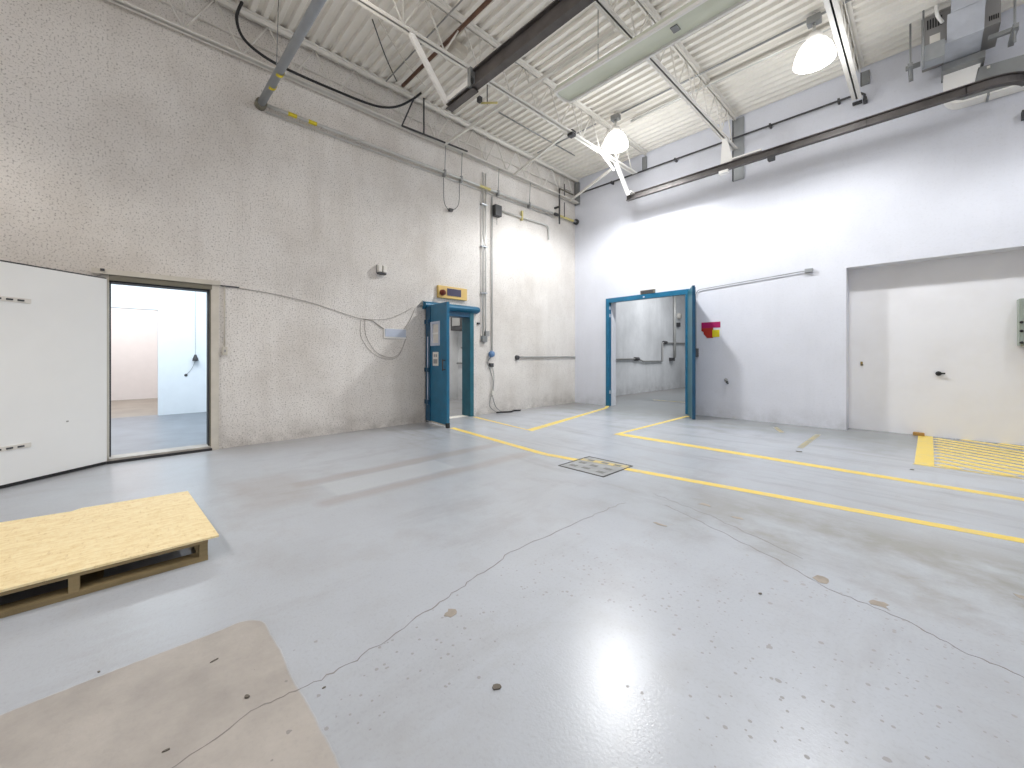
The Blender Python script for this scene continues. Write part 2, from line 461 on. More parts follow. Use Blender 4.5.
# ------------------------------------------------------------------ floor markings (parts of the floor)
def stripe(name, pts, w, mat, label=None, z=.0012):
    o = MB().ribbon(pts, w, 0.0002, z).build(name, mat, floor)
    if label: o['label'] = label
    return o
stripe('painted_line', [(.88,-4.68),(3.24,-4.92),(4.46,-4.75),(7.6,-4.31),(XR,-3.92)], .1, M['line'], 'long yellow line nearest the viewer', .0016)
stripe('painted_line', [(.16,-3.61),(1.98,-3.87),(1.25,-.42),(1.06,-.06)], .085, M['line'], 'bent yellow line between the narrow door and the blue frame')
stripe('painted_line', [(3.17,-.32),(3.18,-3.07),(XR,-3.16)], .085, M['line'], 'bent yellow line beside the open blue leaf')
stripe('painted_line', [(1.2,2.1),(3.0,2.2)], .09, M['line_faded'], 'yellow line on the floor of the room beyond')
stripe('painted_line', [(5.43,-.8),(5.43,-2.15)], .07, M['line_worn'], 'short worn yellow stripe')
stripe('painted_line', [(4.77,-.5),(4.98,-1.0)], .07, M['line_worn'], 'short worn yellow stripe close to the wall')
stripe('painted_line', [(6.62,.28),(6.61,-2.16)], .16, M['line'], 'broad yellow edge of the hatched area', .0016)
stripe('painted_line', [(6.52,-2.17),(8.8,-2.12)], .07, M['line_faded'], 'yellow front edge of the hatched area')
for k in range(11):
    y0 = .12 - k*.235
    x1 = 8.7; y1 = y0 - (x1-6.72)*.62
    if y1 < -2.1:
        x1 = 6.72 + (y0+2.1)/.62; y1 = -2.1
    if x1 > 6.8: stripe('hatch_stripe', [(6.72,y0),(x1,y1)], .125, M['line'])
for k in range(6):
    x0 = 7.0 + k*.36
    x1 = 8.75; y1 = .27-(x1-x0)*.62
    stripe('hatch_stripe', [(x0,.27),(x1,y1)], .125, M['line'])

def crack(pts, w, amp, n=9):
    rnd = random.Random(hash(tuple(pts[0])) % 1000)
    p2 = []
    for i in range(len(pts)-1):
        a, b = Vector(pts[i]), Vector(pts[i+1]); d = b-a; nn = Vector((-d.y, d.x)).normalized()
        for k in range(n):
            p2.append(a + d*k/n + nn*(rnd.uniform(-amp, amp) if (i or k) else 0))
    p2.append(Vector(pts[-1]))
    ws = [w*rnd.uniform(.35, 1.3) for _ in p2]; ws[0] = ws[-1] = .001
    return MB().ribbon([tuple(q) for q in p2], ws, .0002, .0009)
c1 = [(5.05,-8.75),(4.985,-8.44),(5.0,-8.26),(4.996,-8.05),(4.92,-7.67),(4.875,-7.4),(4.79,-7.0),(4.80,-6.33),(4.82,-5.9),(4.84,-5.68)]
crack(c1, .005, .012).build('floor_crack', M['crack'], floor)['label'] = 'long crack running away across the painted floor'
c2 = [(5.1,-5.5),(5.5,-5.66),(5.98,-5.87),(6.26,-6.04),(6.54,-6.09),(6.73,-6.2),(6.9,-6.24),(7.3,-6.4)]
crack(c2, .005, .01).build('floor_crack', M['crack'], floor)['label'] = 'crack along the joint to the right'
crack([(4.9,-5.3),(5.45,-5.45),(6.1,-5.75)], .0035, .02).build('floor_crack', M['crack'], floor)
def blob(cx, cy, r, seed, squash=1.):
    rnd = random.Random(seed); P = []
    for k in range(11):
        a = 2*PI*k/11; rr = r*rnd.uniform(.55, 1.2)
        P.append((cx+rr*math.cos(a), cy+rr*math.sin(a)*squash, .0002))
    return MB().prism(P, (0,0,.001))
for i, (x, y_, r, sq) in enumerate([(6.215,-5.95,.035,1.6),(6.46,-6.02,.04,1.),(5.25,-5.9,.05,.4),(5.33,-5.25,.06,.5),(5.62,-5.35,.05,.5),(5.02,-7.62,.03,1.),(7.0,-5.4,.06,.6)]):
    blob(x, y_, r, i, sq).build('paint_chip', M['scab'], floor)

# ------------------------------------------------------------------ floor hatch
hx0, hx1, hy0, hy1 = 3.71, 4.315, -5.215, -4.615
h = thing('floor_hatch', 'square steel access hatch set in the floor across the yellow line', 'floor hatch', ((hx0+hx1)/2, (hy0+hy1)/2, 0))
MB().box((hx0+.02, hy0+.02, .0003), (hx1-.02, hy1-.02, .004)).build('cover_plate', M['hatch'], h)
fr = MB()
for a, b in (((hx0,hy0),(hx1,hy0+.011)),((hx0,hy1-.011),(hx1,hy1)),((hx0,hy0),(hx0+.011,hy1)),((hx1-.011,hy0),(hx1,hy1))):
    fr.box((*a, .0003), (*b, .006))
fr.build('frame', M['hatch_frame'], h)
rnd = random.Random(3)
for i in range(3):
    for j in range(3):
        cx = hx0+.13+i*.17+rnd.uniform(-.02,.02); cy = hy0+.13+j*.17+rnd.uniform(-.02,.02)
        MB().box((cx-.045,cy-.03,.004),(cx+.045,cy+.03,.0055)).build('lift_slot', M['hatch_slot'], h)
hl = MB().ribbon([(hx0+.02,hy1-.175),(hx1-.02,hy1-.09)], .1, .004, .0052).build('painted_stripe', M['line_faded'], h)
hl['label'] = 'yellow line continuing over the plate'

# ------------------------------------------------------------------ pallet with OSB sheet
# near edge of the sheet runs along -y; the pallet is seen from its long side
pal = thing('pallet', 'wooden shipping pallet lying under the OSB sheet on the floor', 'pallet', (2.95, -9.1, 0))
px0, px1, py0, py1 = 2.42, 3.57, -9.95, -8.40
for x in (px0+.02, (px0+px1)/2-.02):
    st = MB()
    # stringer with two fork notches would run along y
    st.box((x, py0, .018), (x+.04, py1, .05)).box((x, py0, .05), (x+.04, py0+.12, .105))
    st.box((x, (py0+py1)/2-.08, .05), (x+.04, (py0+py1)/2+.05, .105)).box((x, py1-.12, .05), (x+.04, py1, .105))
    st.build('stringer', M['wood'], pal)
# blocks, bottom boards and top boards
yb = [py1-.045, -8.945, -9.45, py0]
for yy in yb:
    MB().box((px0, yy, .001), (px1-.1, yy+.09 if yy < py1-.1 else py1, .016)).build('bottom_board', M['wood'], pal)
MB().box((px1-.09, py0, .001), (px1, py1, .03)).build('bottom_board', M['wood'], pal)
for yy in (py1-.021, -8.955):
    MB().box((px1-.05, yy-.02, .03), (px1-.001, yy+.02, .107)).build('block', M['wood'], pal)
k = 0; yy = py0
while yy < py1-.05:
    MB().box((px0, yy, .107), (px1, min(yy+.14, py1), .124)).build('deck_board', M['wood'], pal); yy += .178
MB().box((px1-.02, py0, .108), (px1+.002, py1, .124)).build('edge_board', M['wood'], pal)
osb = MB().prism([(2.245,-9.99,.1255),(3.572,-9.99,.1255),(3.572,-8.345,.1255),(2.395,-8.40,.1255),(2.33,-9.0,.1255),(2.37,-9.05,.1255)], (0,0,.012))
tag(osb.build('osb_sheet', M['osb'], origin=(2.95,-9.1,.1255)), 'pale OSB board with a slightly broken back edge lying on top of the pallet', 'board')

# ------------------------------------------------------------------ debris on the floor
def crumb(x, y_, l, w, a, lab, i):
    rnd = random.Random(i); P = []
    for k in range(8):
        t = 2*PI*k/8; rr = rnd.uniform(.7, 1.15)
        u, v = l/2*rr*math.cos(t), w/2*rr*math.sin(t)
        P.append((x+u*math.cos(a)-v*math.sin(a), y_+u*math.sin(a)+v*math.cos(a), .0012))
    o = MB().prism(P, (0,0,min(.005, w*.3))).build('debris_chip', M['debris'], origin=(x, y_, .0012))
    tag(o, lab, 'debris', 'small bits of debris on the floor')
crumb(4.60,-8.496,.034,.007,1.75,'thin dark sliver lying on the brown patch near its rounded corner',1)
crumb(4.90,-8.437,.018,.016,.2,'dark square crumb on the brown patch above the crack',2)
crumb(4.957,-8.664,.022,.008,1.5,'dark crumb on the brown patch right beside the crack',3)
crumb(4.356,-8.835,.016,.008,.6,'dark crumb on the straight edge of the brown patch',4)
crumb(5.505,-7.749,.034,.026,.9,'rusty lump alone on the grey floor in front of the crack',5)
crumb(6.02,-6.356,.022,.012,.9,'dark crumb on the pale floor in front of the joint crack',6)
crumb(5.053,-8.219,.016,.008,1.5,'tiny dark crumb just off the brown patch beside the crack',7)
crumb(6.52,-2.53,.05,.03,.9,'dark flake beside the front corner of the yellow hatching',8)
crumb(5.47,-2.42,.08,.04,.3,'dark flake at the near end of the short worn stripe',9)

# ------------------------------------------------------------------ cold-room doorway (left wall) and its white leaf
d1 = thing('door_1', 'tall cold-room doorway in a beige frame, left of the stucco wall', 'doorway', (0, (A0+A1)/2, 0), kind='structure')
MB().box((.001, A1, 0), (.03, A1+.085, 2.22)).box((.001, A0-.05, 0), (.012, A0, 2.2)).build('casing', M['beige'], d1)
MB().box((.001, -9.06, 2.205), (.05, A1+.10, 2.262)).build('head_board', M['beige'], d1)
MB().box((.001, A0, 2.14), (.035, A1+.01, 2.205)).build('head_trim', M['olive'], d1)
MB().box((-.02, A1-.012, .0), (.02, A1+.03, 2.15)).build('gasket', M['olive'], d1)
MB().box((-.2, A1-.022, .04), (-.02, A1, 2.15)).box((-.2, A0, 2.125), (-.0, A1, 2.15)).box((-.2,A0,.04),(-.1,A0+.012,2.13)).build('inner_gasket', M['black'], d1)
MB().box((-.2, A0, .0), (.035, A1, .055)).build('sill', M['wood_white'], d1)
MB().box((.035, A0-.02, .0), (.05, A1+.01, .03)).build('sill_edge', M['black_seam'], d1)
MB().box((.03, -8.99, 2.235), (.065, -8.955, 2.262)).build('bolt_head', M['dark'], d1)
# the leaf, swung out towards the viewer
hp = Vector((.055, -8.935, 0)); dd = Vector((.62, -.785, 0)).normalized(); nn = Vector((.785, .62, 0)).normalized()
lf = thing('cold_room_door', 'wide white insulated door swung open, standing in front of the stucco wall', 'door', hp, kind='thing')
def leafbox(s0, s1, z0, z1, t0, t1):
    return MB().obox(hp + dd*s0 + nn*t0 + Vector((0,0,z0)), dd*(s1-s0), nn*(t1-t0), Vector((0,0,z1-z0)))
leafbox(0, 1.25, .035, 2.145, -.06, 0).build('panel', M['white_door'], lf, bevel=.006)
leafbox(0, 1.25, .003, .034, -.055, -.01).build('bottom_sweep', M['black'], lf)
leafbox(.0, 1.25, 2.146, 2.16, -.055, -.01).build('top_gasket', M['dark'], lf)
for z in (1.795, .375):
    s = leafbox(.665, 1.1, z-.022, z+.022, .0, .012)
    st = s.build('strap_hinge', M['paper'], lf)
    for q in (.72, .80, .88):
        leafbox(q, q+.045, z-.008, z+.008, .012, .02).build('bolt_slot', M['dark'], st)
leafbox(.36,.38,.55,.565,.0,.002).build('scuff', M['mid_grey'], lf)
# beyond the opening
o = thing('pull_switch', 'dark bell-shaped pull switch hanging by a cord in the pale blue room', 'switch', (-4.53, -7.70, 1.15))
MB().lathe([(0.0,1.15),(.055,1.15),(.05,1.2),(.03,1.25),(.02,1.29),(0,1.29)], (-4.53,-7.70,0), 14).build('bell', M['dark'], o)
MB().tube([(-4.53,-7.70,1.29),(-4.56,-7.70,3.5)], .003, 6).build('cord', M['mid_grey'], o)
MB().tube(smooth_path([(-4.53,-7.70,1.15),(-4.58,-7.76,.98),(-4.585,-7.85,.85)]), .003, 6).build('chain', M['dark'], o)
MB().lathe([(0,0),(.03,.0),(.025,.015),(0,.02)], (-4.6,-7.857,.84), 12, 'x').build('hook', M['dark'], o)

# light switch box to the right of the casing, thin cable above it
o = thing('switch_box', 'small grey switch box with a riser beside the cold-room casing', 'switch box', (0, -7.815, 1.27))
MB().box((.001,-7.845,1.27),(.05,-7.785,1.38)).build('box', M['beige'], o, bevel=.004)
MB().tube([(.012,-7.815,1.38),(.012,-7.815,2.2)], .008, 8).build('riser', M['beige'], o)
MB().box((.05,-7.825,1.31),(.058,-7.805,1.34)).build('toggle', M['mid_grey'], o)
MB().box((.001,-7.86,2.2),(.02,-7.65,2.215)).build('cap_strip', M['dark'], o)
tag(MB().tube(smooth_path([(.01,-7.66,2.2),(.01,-7.2,2.16),(.01,-6.7,2.08),(.01,-6.2,1.95),(.01,-5.86,1.885),(.01,-5.4,1.93),(.012,-4.95,2.16)]), .0045, 6).build('wall_cable', M['cable'], origin=(0,-6.3,2.0)),
    'long sagging cable strung over the stucco wall between the two doorways', 'cable')
tag(MB().tube(smooth_path([(.01,-5.86,1.885),(.01,-5.72,1.86),(.01,-5.52,1.74),(.012,-5.44,1.73)]), .007, 6).tube(smooth_path([(.01,-5.86,1.88),(.01,-5.84,1.6),(.01,-5.66,1.33),(.01,-5.4,1.23),(.01,-5.2,1.33),(.01,-5.08,1.62)]), .004, 6)
    .tube(smooth_path([(.01,-5.93,1.87),(.01,-5.93,1.6),(.01,-5.78,1.36),(.01,-5.55,1.22),(.01,-5.25,1.25),(.01,-5.08,1.6)]), .004, 6).tube(smooth_path([(.01,-5.13,1.75),(.01,-5.02,1.9),(.012,-4.9,2.15)]), .004, 6).build('cable_loop', M['cable'], origin=(0,-5.5,1.6)),
    'slack loops of thin cable hanging around the pale wall plate', 'cable')
o = thing('wall_plate', 'pale blue-grey rectangular plate on the wall left of the narrow blue door', 'plate', (0,-5.31,1.57))
MB().box((.001,-5.52,1.57),(.018,-5.09,1.745)).build('plate', M['white_metal'], o, bevel=.003)
MB().box((.018,-5.50,1.60),(.03,-5.10,1.74)).build('face', M['pale_plate'], o)
o = thing('wall_fixture', 'small grey twin-head fixture high on the stucco wall', 'wall light', (0,-5.58,2.7))
MB().box((.001,-5.66,2.70),(.03,-5.50,2.84)).build('back_box', M['mid_grey'], o, bevel=.004)
MB().box((.03,-5.66,2.71),(.10,-5.59,2.83)).build('lens', M['paper'], o, bevel=.01)
MB().box((.03,-5.57,2.71),(.10,-5.50,2.83)).build('lens', M['paper'], o, bevel=.01)
MB().box((.02,-5.65,2.675),(.09,-5.51,2.70)).build('shade', M['dark'], o)

# ------------------------------------------------------------------ narrow blue door (left wall)
d2 = thing('door_2', 'narrow dark blue doorway with rounded header in the stucco wall', 'doorway', (0, (B0+B1)/2, 0), kind='structure')
MB().box((-.22, B0-.075, 0), (.06, B0, 2.2)).box((-.22,B0,0),(-.17,B0+.03,2.13)).build('jamb', M['dark_blue'], d2, bevel=.004)
MB().box((-.22, B1-.025, 0), (.06, B1+.075, 2.16)).build('jamb', M['blue_light'], d2, bevel=.004)
MB().box((-.22, B0, 2.06), (.05, B1, 2.16)).build('lintel', M['dark_blue'], d2)
hd = MB(); prof = [(.0,2.30)] + [(.13*math.cos(a), 2.225+.075*math.sin(a)) for a in [PI/2-PI*k/10 for k in range(11)]] + [(0,2.15)]
hd.prism([(.001+p[0], -4.74, p[1]) for p in prof], (0, 1.31, 0))
hd.build('header_roll', M['blue'], d2)
MB().prism([(.001,-4.86,2.18),(.001,-4.74,2.31),(.001,-4.74,2.2)], (.03,0,0)).build('end_flap', M['mid_grey'], d2)
MB().box((-.2, B0, .0), (.0, B1, .006)).build('threshold', M['paper'], d2)
# leaf, open at a right angle to the wall
lf = thing('personnel_door', 'dark blue door leaf with a small window standing open at a right angle', 'door', (.08,-4.66,0), kind='thing'); lf.rotation_euler[2] = math.radians(-6)
ly0, ly1 = -4.70, -4.645
win = (.30, .60, 1.47, 1.86)
pm = MB()
pm.box((.07,ly0,.06),(win[0],ly1,2.20)).box((win[1],ly0,.06),(.875,ly1,2.20)).box((win[0],ly0,.06),(win[1],ly1,win[2])).box((win[0],ly0,win[3]),(win[1],ly1,2.20))
pm.build('panel', M['blue'], lf)
wf = MB()
for a, b in (((win[0]-.025,win[2]-.025),(win[0]+.02,win[3]+.025)),((win[1]-.02,win[2]-.025),(win[1]+.025,win[3]+.025)),((win[0],win[2]-.025),(win[1],win[2]+.02)),((win[0],win[3]-.02),(win[1],win[3]+.025))):
    wf.box((a[0],ly0-.012,a[1]),(b[0],ly1+.012,b[1]))
wo = wf.build('window_frame', M['pale_plate'], lf)
MB().box((win[0]+.02,ly0+.02,win[2]+.02),(win[1]-.02,ly0+.03,win[3]-.02)).build('pane', M['paper'], wo)
MB().box((win[0]+.02,ly0+.012,1.655),(win[1]-.02,ly0+.02,1.685)).build('glazing_bar', M['white_metal'], wo)
MB().box((.36,ly0-.006,1.08),(.57,ly0-.0005,1.33)).build('notice', M['paper'], lf)
MB().box((.40,ly0-.009,1.24),(.455,ly0-.006,1.29)).box((.475,ly0-.009,1.24),(.53,ly0-.006,1.29)).box((.39,ly0-.009,1.12),(.54,ly0-.006,1.20)).build('notice_print', M['mid_grey'], lf)
MB().box((.07,ly0-.01,.05),(.26,ly0-.0005,2.18)).build('hinge_stile', M['dark_blue'], lf)
MB().box((.15,ly0-.016,.35),(.178,ly0-.0105,1.62)).build('edge_strip', M['pale_plate'], lf)
for z in (.40, 1.0, 1.9):
    MB().box((.065,ly0-.035,z-.04),(.24,ly0-.0165,z+.04)).build('hinge', M['dark_blue'], lf, bevel=.006)
MB().box((.09,ly0+.005,.03),(.87,ly1-.005,.06)).build('bottom_sweep', M['beige'], lf)
MB().box((.835,ly0-.005,.004),(.885,ly1+.005,.09)).build('corner_guard', M['black'], lf, bevel=.006)
MB().tube([(.82,ly0-.05,1.0),(.82,ly0-.05,1.2)], .012, 8).tube([(.82,ly0-.05,1.02),(.82,ly0,1.02)], .01, 8).tube([(.82,ly0-.05,1.18),(.82,ly0,1.18)], .01, 8).build('handle', M['dark'], lf)
# alarm box over it
o = thing('alarm_box', 'yellow box with dark screen and red beacon above the narrow door', 'alarm', (0,-4.07,2.42))
MB().box((.001,-4.42,2.40),(.06,-3.72,2.64)).build('case', M['sign_yellow'], o, bevel=.006)
MB().box((.06,-4.22,2.455),(.07,-3.88,2.60)).build('screen', M['screen'], o, bevel=.004)
MB().box((.07,-4.16,2.49),(.073,-3.94,2.56)).build('display', M['screen'], o)
MB().lathe([(0,.1),(.03,.095),(.055,.06),(.06,0)], (.06,-4.335,2.50), 16, 'x').build('beacon', M['beacon'], o)
# room behind: pipes on the far wall
o = thing('wall_piping', 'white pipework with a valve on the wall behind the narrow doorway', 'pipe', (-2.5,-1.8,.5))
MB().tube([(-2.45,-1.82,.3),(-2.45,-1.82,2.2)], .035, 8).tube([(-2.62,-1.82,.5),(-2.62,-1.82,1.9)], .02, 8).build('riser', M['mid_grey'], o)
MB().tube([(-2.9,-1.82,1.05),(-1.9,-1.82,1.05)], .025, 8).tube([(-2.7,-1.82,1.5),(-2.2,-1.82,1.5)], .02, 8).build('branch', M['mid_grey'], o)
MB().lathe([(0,-.02),(.07,-.02),(.07,.0),(0,.0)], (-2.45,-1.87,1.35), 14, 'y').build('valve_wheel', M['dark'], o)
o = thing('ceiling_fan_coil', 'dark box hanging in the room behind the narrow doorway', 'heater', (-2.2,-2.0,1.98))
MB().box((-2.7,-2.2,1.98),(-1.9,-1.78,2.55)).build('case', M['dark'], o, bevel=.01)
MB().box((-2.6,-2.215,2.1),(-2.25,-2.2,2.35)).build('grille', M['mid_grey'], o)
MB().tube([(-2.3,-2.0,2.55),(-2.3,-2.0,3.6)], .012, 6).build('hanger_rod', M['dark'], o)

# ------------------------------------------------------------------ big blue frame (back wall) with one leaf
d3 = thing('door_3', 'wide bright blue door frame in the white wall', 'doorway', ((C0+C1)/2, 0, 0), kind='structure')
MB().box((1.0,-.05,0),(1.095,.06,2.71)).build('jamb', M['blue'], d3, bevel=.004)
MB().box((3.0,-.05,0),(3.09,.06,2.71)).build('jamb', M['blue'], d3, bevel=.004)
MB().box((1.095,-.05,2.60),(3.0,.06,2.71)).build('header', M['blue'], d3, bevel=.004)
for z in (.35, 2.28, 2.47):
    MB().box((1.095,-.03,z-.04),(1.102,.02,z+.04)).build('hinge_plate', M['pale_plate'], d3)
MB().box((2.02,-.06,2.63),(2.06,-.05,2.66)).build('latch_plate', M['pale_plate'], d3)
hp3 = Vector((3.055,-.06,0)); de = Vector((3.43,-.75,0))-hp3; L3 = de.length; de.normalize(); ne = Vector((-de.y*-1, de.x*-1, 0)); ne = Vector((de.y, -de.x, 0))
if ne.x > 0: ne = -ne
l3 = thing('double_door_leaf', 'teal blue door leaf seen nearly edge-on beside the wide frame', 'door', hp3, kind='thing')
MB().obox(hp3+Vector((0,0,.012)), de*L3, -ne*.05, Vector((0,0,2.635))).build('panel', M['blue_light'], l3, bevel=.003)
MB().obox(hp3+de*L3-ne*.0+Vector((0,0,.012)), de*.006, -ne*.05, Vector((0,0,2.635))).build('edge_plate', M['dark_blue'], l3)
MB().obox(hp3-ne*.05+Vector((0,0,.012))+de*(L3*.02), de*L3*.98, -ne*.012, Vector((0,0,2.6))).build('face_sheet', M['dark_blue'], l3)
MB().obox(hp3-ne*.062+de*(L3-.12)+Vector((0,0,1.25)), de*.05, -ne*.05, Vector((0,0,.14))).build('latch', M['dark'], l3, bevel=.004)
o = thing('door_closer_box', 'small dark box mounted on top of the wide blue frame', 'box', (2.1,0,2.72))
MB().box((1.95,-.06,2.715),(2.30,-.001,2.80)).build('case', M['olive'], o, bevel=.004)
MB().box((1.97,-.066,2.73),(2.28,-.06,2.785)).build('face', M['dark'], o)
# signs and conduit on the back wall
o = thing('wall_sign', 'magenta, red and yellow safety sign on the white wall beside the leaf', 'sign', (3.5,0,1.64))
MB().box((3.325,-.006,1.845),(3.70,-.0005,1.965)).build('header_band', M['magenta'], o)
MB().prism([(3.325,-.007,1.845),(3.56,-.007,1.845),(3.56,-.007,1.635),(3.44,-.007,1.635),(3.37,-.007,1.72),(3.37,-.007,1.76),(3.325,-.007,1.79)], (0,.0065,0)).build('warning_panel', M['sign_red'], o)
MB().box((3.545,-.009,1.65),(3.685,-.0075,1.80)).build('notice_square', M['sign_lemon'], o)
cd = [(3.225,-.03,1.25)] + [(3.225,-.03,2.57)] + arc((3.325,-.03,2.57), .1, PI, PI/2, (1,0,0), (0,0,1), 6) + [(5.14,-.03,2.78)]
o = thing('wall_conduit', 'thin bent grey conduit running up and across the white wall', 'conduit', (4.2,0,2.7))
MB().tube(cd, .008, 8).build('pipe', M['galv_dull'], o)
MB().box((5.12,-.06,2.745),(5.24,-.001,2.815)).build('end_box', M['galv'], o, bevel=.006)
MB().box((3.19,-.07,1.24),(3.27,-.001,1.42)).build('switch_box', M['dark'], o, bevel=.006)
o = thing('hose_bib', 'small dark hose tap low on the white wall behind the leaf', 'tap', (3.93,0,.72))
MB().tube([(3.83,-.001,.74),(3.83,-.06,.74),(3.87,-.09,.71)], .018, 8).build('spout', M['dark'], o)
MB().lathe([(0,-.03),(.035,-.025),(.035,0),(0,0)], (3.83,-.065,.775), 12, 'y').build('hand_wheel', M['mid_grey'], o)

# ------------------------------------------------------------------ recess with white panel door
d4 = thing('door_4', 'wide white panel door set back in the recess', 'door', (7.2,.3,0), kind='structure')
MB().box((D0,.3,0.0),(D1,.42,DTOP+.05)).build('panel', M['recess_panel'], d4)
MB().box((5.845,.29,1.09),(5.875,.2995,1.16)).build('handle_plate', M['brass'], d4)
MB().tube([(5.86,.29,1.11),(5.86,.25,1.11),(5.885,.245,1.105)], .008, 8).build('handle', M['dark'], d4)
MB().lathe([(.03,0),(.035,-.03),(.0,-.05)], (6.76,.3,.985), 14, 'y').box((6.75,.25,.975),(6.83,.26,1.0)).build('knob', M['black'], d4)
tag(MB().prism([(6.48,.20,0.002),(6.61,.2,0.002),(6.60,.28,0.002),(6.49,.29,0.002)], (0,0,.045)).build('foam_lump', simple('foam', srgb(170,132,72), .9, var=.3), origin=(6.54,.24,.002)), 'brown foam lump on the floor where the yellow hatching meets the white panel', 'debris')

# grey electrical box at the right-hand edge
o = thing('electrical_panel', 'grey-green electrical cabinet with conduits at the right end of the recess', 'electrical panel', (7.62,-.1,1.4))
ex = 7.515
MB().box((ex,.12,1.40),(ex+.42,.299,2.05)).build('cabinet', M['elec'], o, bevel=.008)
MB().box((ex+.02,.11,1.43),(ex+.40,.12,2.02)).build('door', M['elec'], o, bevel=.004)
MB().tube([(ex+.19,.2,2.05),(ex+.19,.2,2.5),(ex+.19,.2,2.74)], .03, 10).build('conduit', M['mid_grey'], o)
MB().tube([(ex+.17,.2,1.4),(ex+.17,.2,1.16)], .025, 10).build('conduit', M['rust'], o)
MB().box((ex+.12,.15,.98),(ex+.3,.299,1.16)).build('junction_box', M['beige'], o, bevel=.006)
MB().tube([(ex+.2,.2,.98),(ex+.2,.2,.75)], .025, 10).build('conduit', M['mid_grey'], o)
for z in (1.72, 1.6, 1.44):
    MB().lathe([(0,-.03),(.018,-.03),(.018,0)], (ex-.0+.02,.11,z), 10, 'y').build('latch', M['black'], o)
MB().tube(smooth_path([(ex+.08,.12,1.4),(ex+.07,.1,1.36),(ex+.12,.1,1.34),(ex+.14,.12,1.4)]), .012, 8).build('whip', M['mid_grey'], o)

# ------------------------------------------------------------------ vertical conduits beside the narrow door
o = thing('conduit_pair', 'twin vertical conduits ending in a small box beside the narrow door', 'conduit', (0,-3.24,1.5))
for yy in (-3.29,-3.205):
    MB().tube([(.04,yy,1.68),(.04,yy,5.2)], .013, 8).build('pipe', M['conduit'], o)
MB().box((.001,-3.31,1.56),(.07,-3.18,1.69)).build('box', M['galv_dull'], o, bevel=.005)
for z in (2.6,3.6,4.5):
    MB().box((.001,-3.33,z),(.062,-3.17,z+.025)).build('clamp', M['galv'], o)
MB().box((.001,-3.21,1.69),(.06,-3.11,1.8)).build('switch', M['mid_grey'], o, bevel=.004)
o = thing('drop_cord', 'dark vertical feed pipe with blue plug and cord hanging to the floor', 'cable', (0,-3.03,0))
MB().tube([(.035,-3.02,1.3),(.035,-3.02,4.75)], .012, 8).build('pipe', M['galv_dull'], o)
MB().lathe([(0,-.03),(.06,-.03),(.075,.0),(.06,.05),(0,.05)], (.06,-3.06,1.30), 14, 'x').build('plug', M['cyan_plug'], o)
MB().box((.001,-3.09,1.02),(.06,-2.99,1.10)).build('box', M['dark'], o, bevel=.004)
MB().tube(smooth_path([(.05,-3.06,1.25),(.05,-3.16,1.12),(.05,-3.1,.98),(.05,-3.0,.7),(.05,-3.03,.45),(.08,-2.95,.15),(.12,-2.8,.02)]), .009, 6).tube(smooth_path([(.05,-3.02,1.02),(.05,-2.98,.8),(.05,-3.0,.5),(.06,-3.12,.2),(.1,-2.95,.025)]), .007, 6).build('cord', M['mid_grey'], o)
MB().tube(smooth_path([(.1,-2.95,.02),(.14,-2.8,.02),(.2,-2.6,.018),(.12,-2.45,.018),(.2,-2.3,.018)]), .018, 8).build('cord_tail', M['black'], o)
MB().box((.03,-3.05,.40),(.075,-2.99,.5)).build('connector', M['paper'], o, bevel=.006)
o = thing('low_conduit', 'short horizontal conduit with round box between the cord and the corner', 'conduit', (0,-1.1,1.235))
MB().tube([(.03,-2.2,1.235),(.03,-.02,1.235)], .014, 8).build('pipe', M['galv_dull'], o)
MB().lathe([(0,.06),(.05,.06),(.055,.0)], (.001,-2.24,1.225), 14, 'x').build('box', M['dark'], o)
tag(MB().box((.001,-3.42,1.93),(.04,-3.36,1.97)).build('hook_block', M['dark'], origin=(0,-3.39,1.93)), 'tiny dark hook block between the blue header and the twin conduits', 'hook')

# pipes on the wall of the room beyond the blue frame
o = thing('wall_piping', 'stepped grey pipe along the stained wall beyond the blue frame', 'pipe', (-.15,4.5,1.2))
MB().tube([(-.15,1.6,1.165),(-.15,3.72,1.165),(-.15,4.05,1.08),(-.15,5.5,1.08),(-.15,5.52,1.76),(-.15,9,1.79)], .028, 8).build('pipe', M['mid_grey'], o)
for p in ((-.15,3.6,1.165),(-.15,5.7,1.77)):
    MB().lathe([(0,-.12),(.06,-.12),(.06,.12),(0,.12)], p, 12, 'y').build('valve', M['dark'], o)
o = thing('wall_riser', 'vertical grey riser with gauge on the wall beyond the blue frame', 'pipe', (-.15,6.5,1.1))
MB().tube([(-.13,6.5,1.2),(-.13,6.5,4.3)], .05, 10).build('pipe', M['conduit'], o)
MB().lathe([(0,.1),(.12,.1),(.12,.0)], (-.199,6.95,2.85), 16, 'x').build('gauge', M['paper'], o)
MB().box((-.199,6.8,2.42),(-.1,6.95,2.58)).build('box', M['dark'], o)
MB().box((-.199,6.15,1.08),(-.08,6.4,1.2)).build('drain', M['dark'], o)

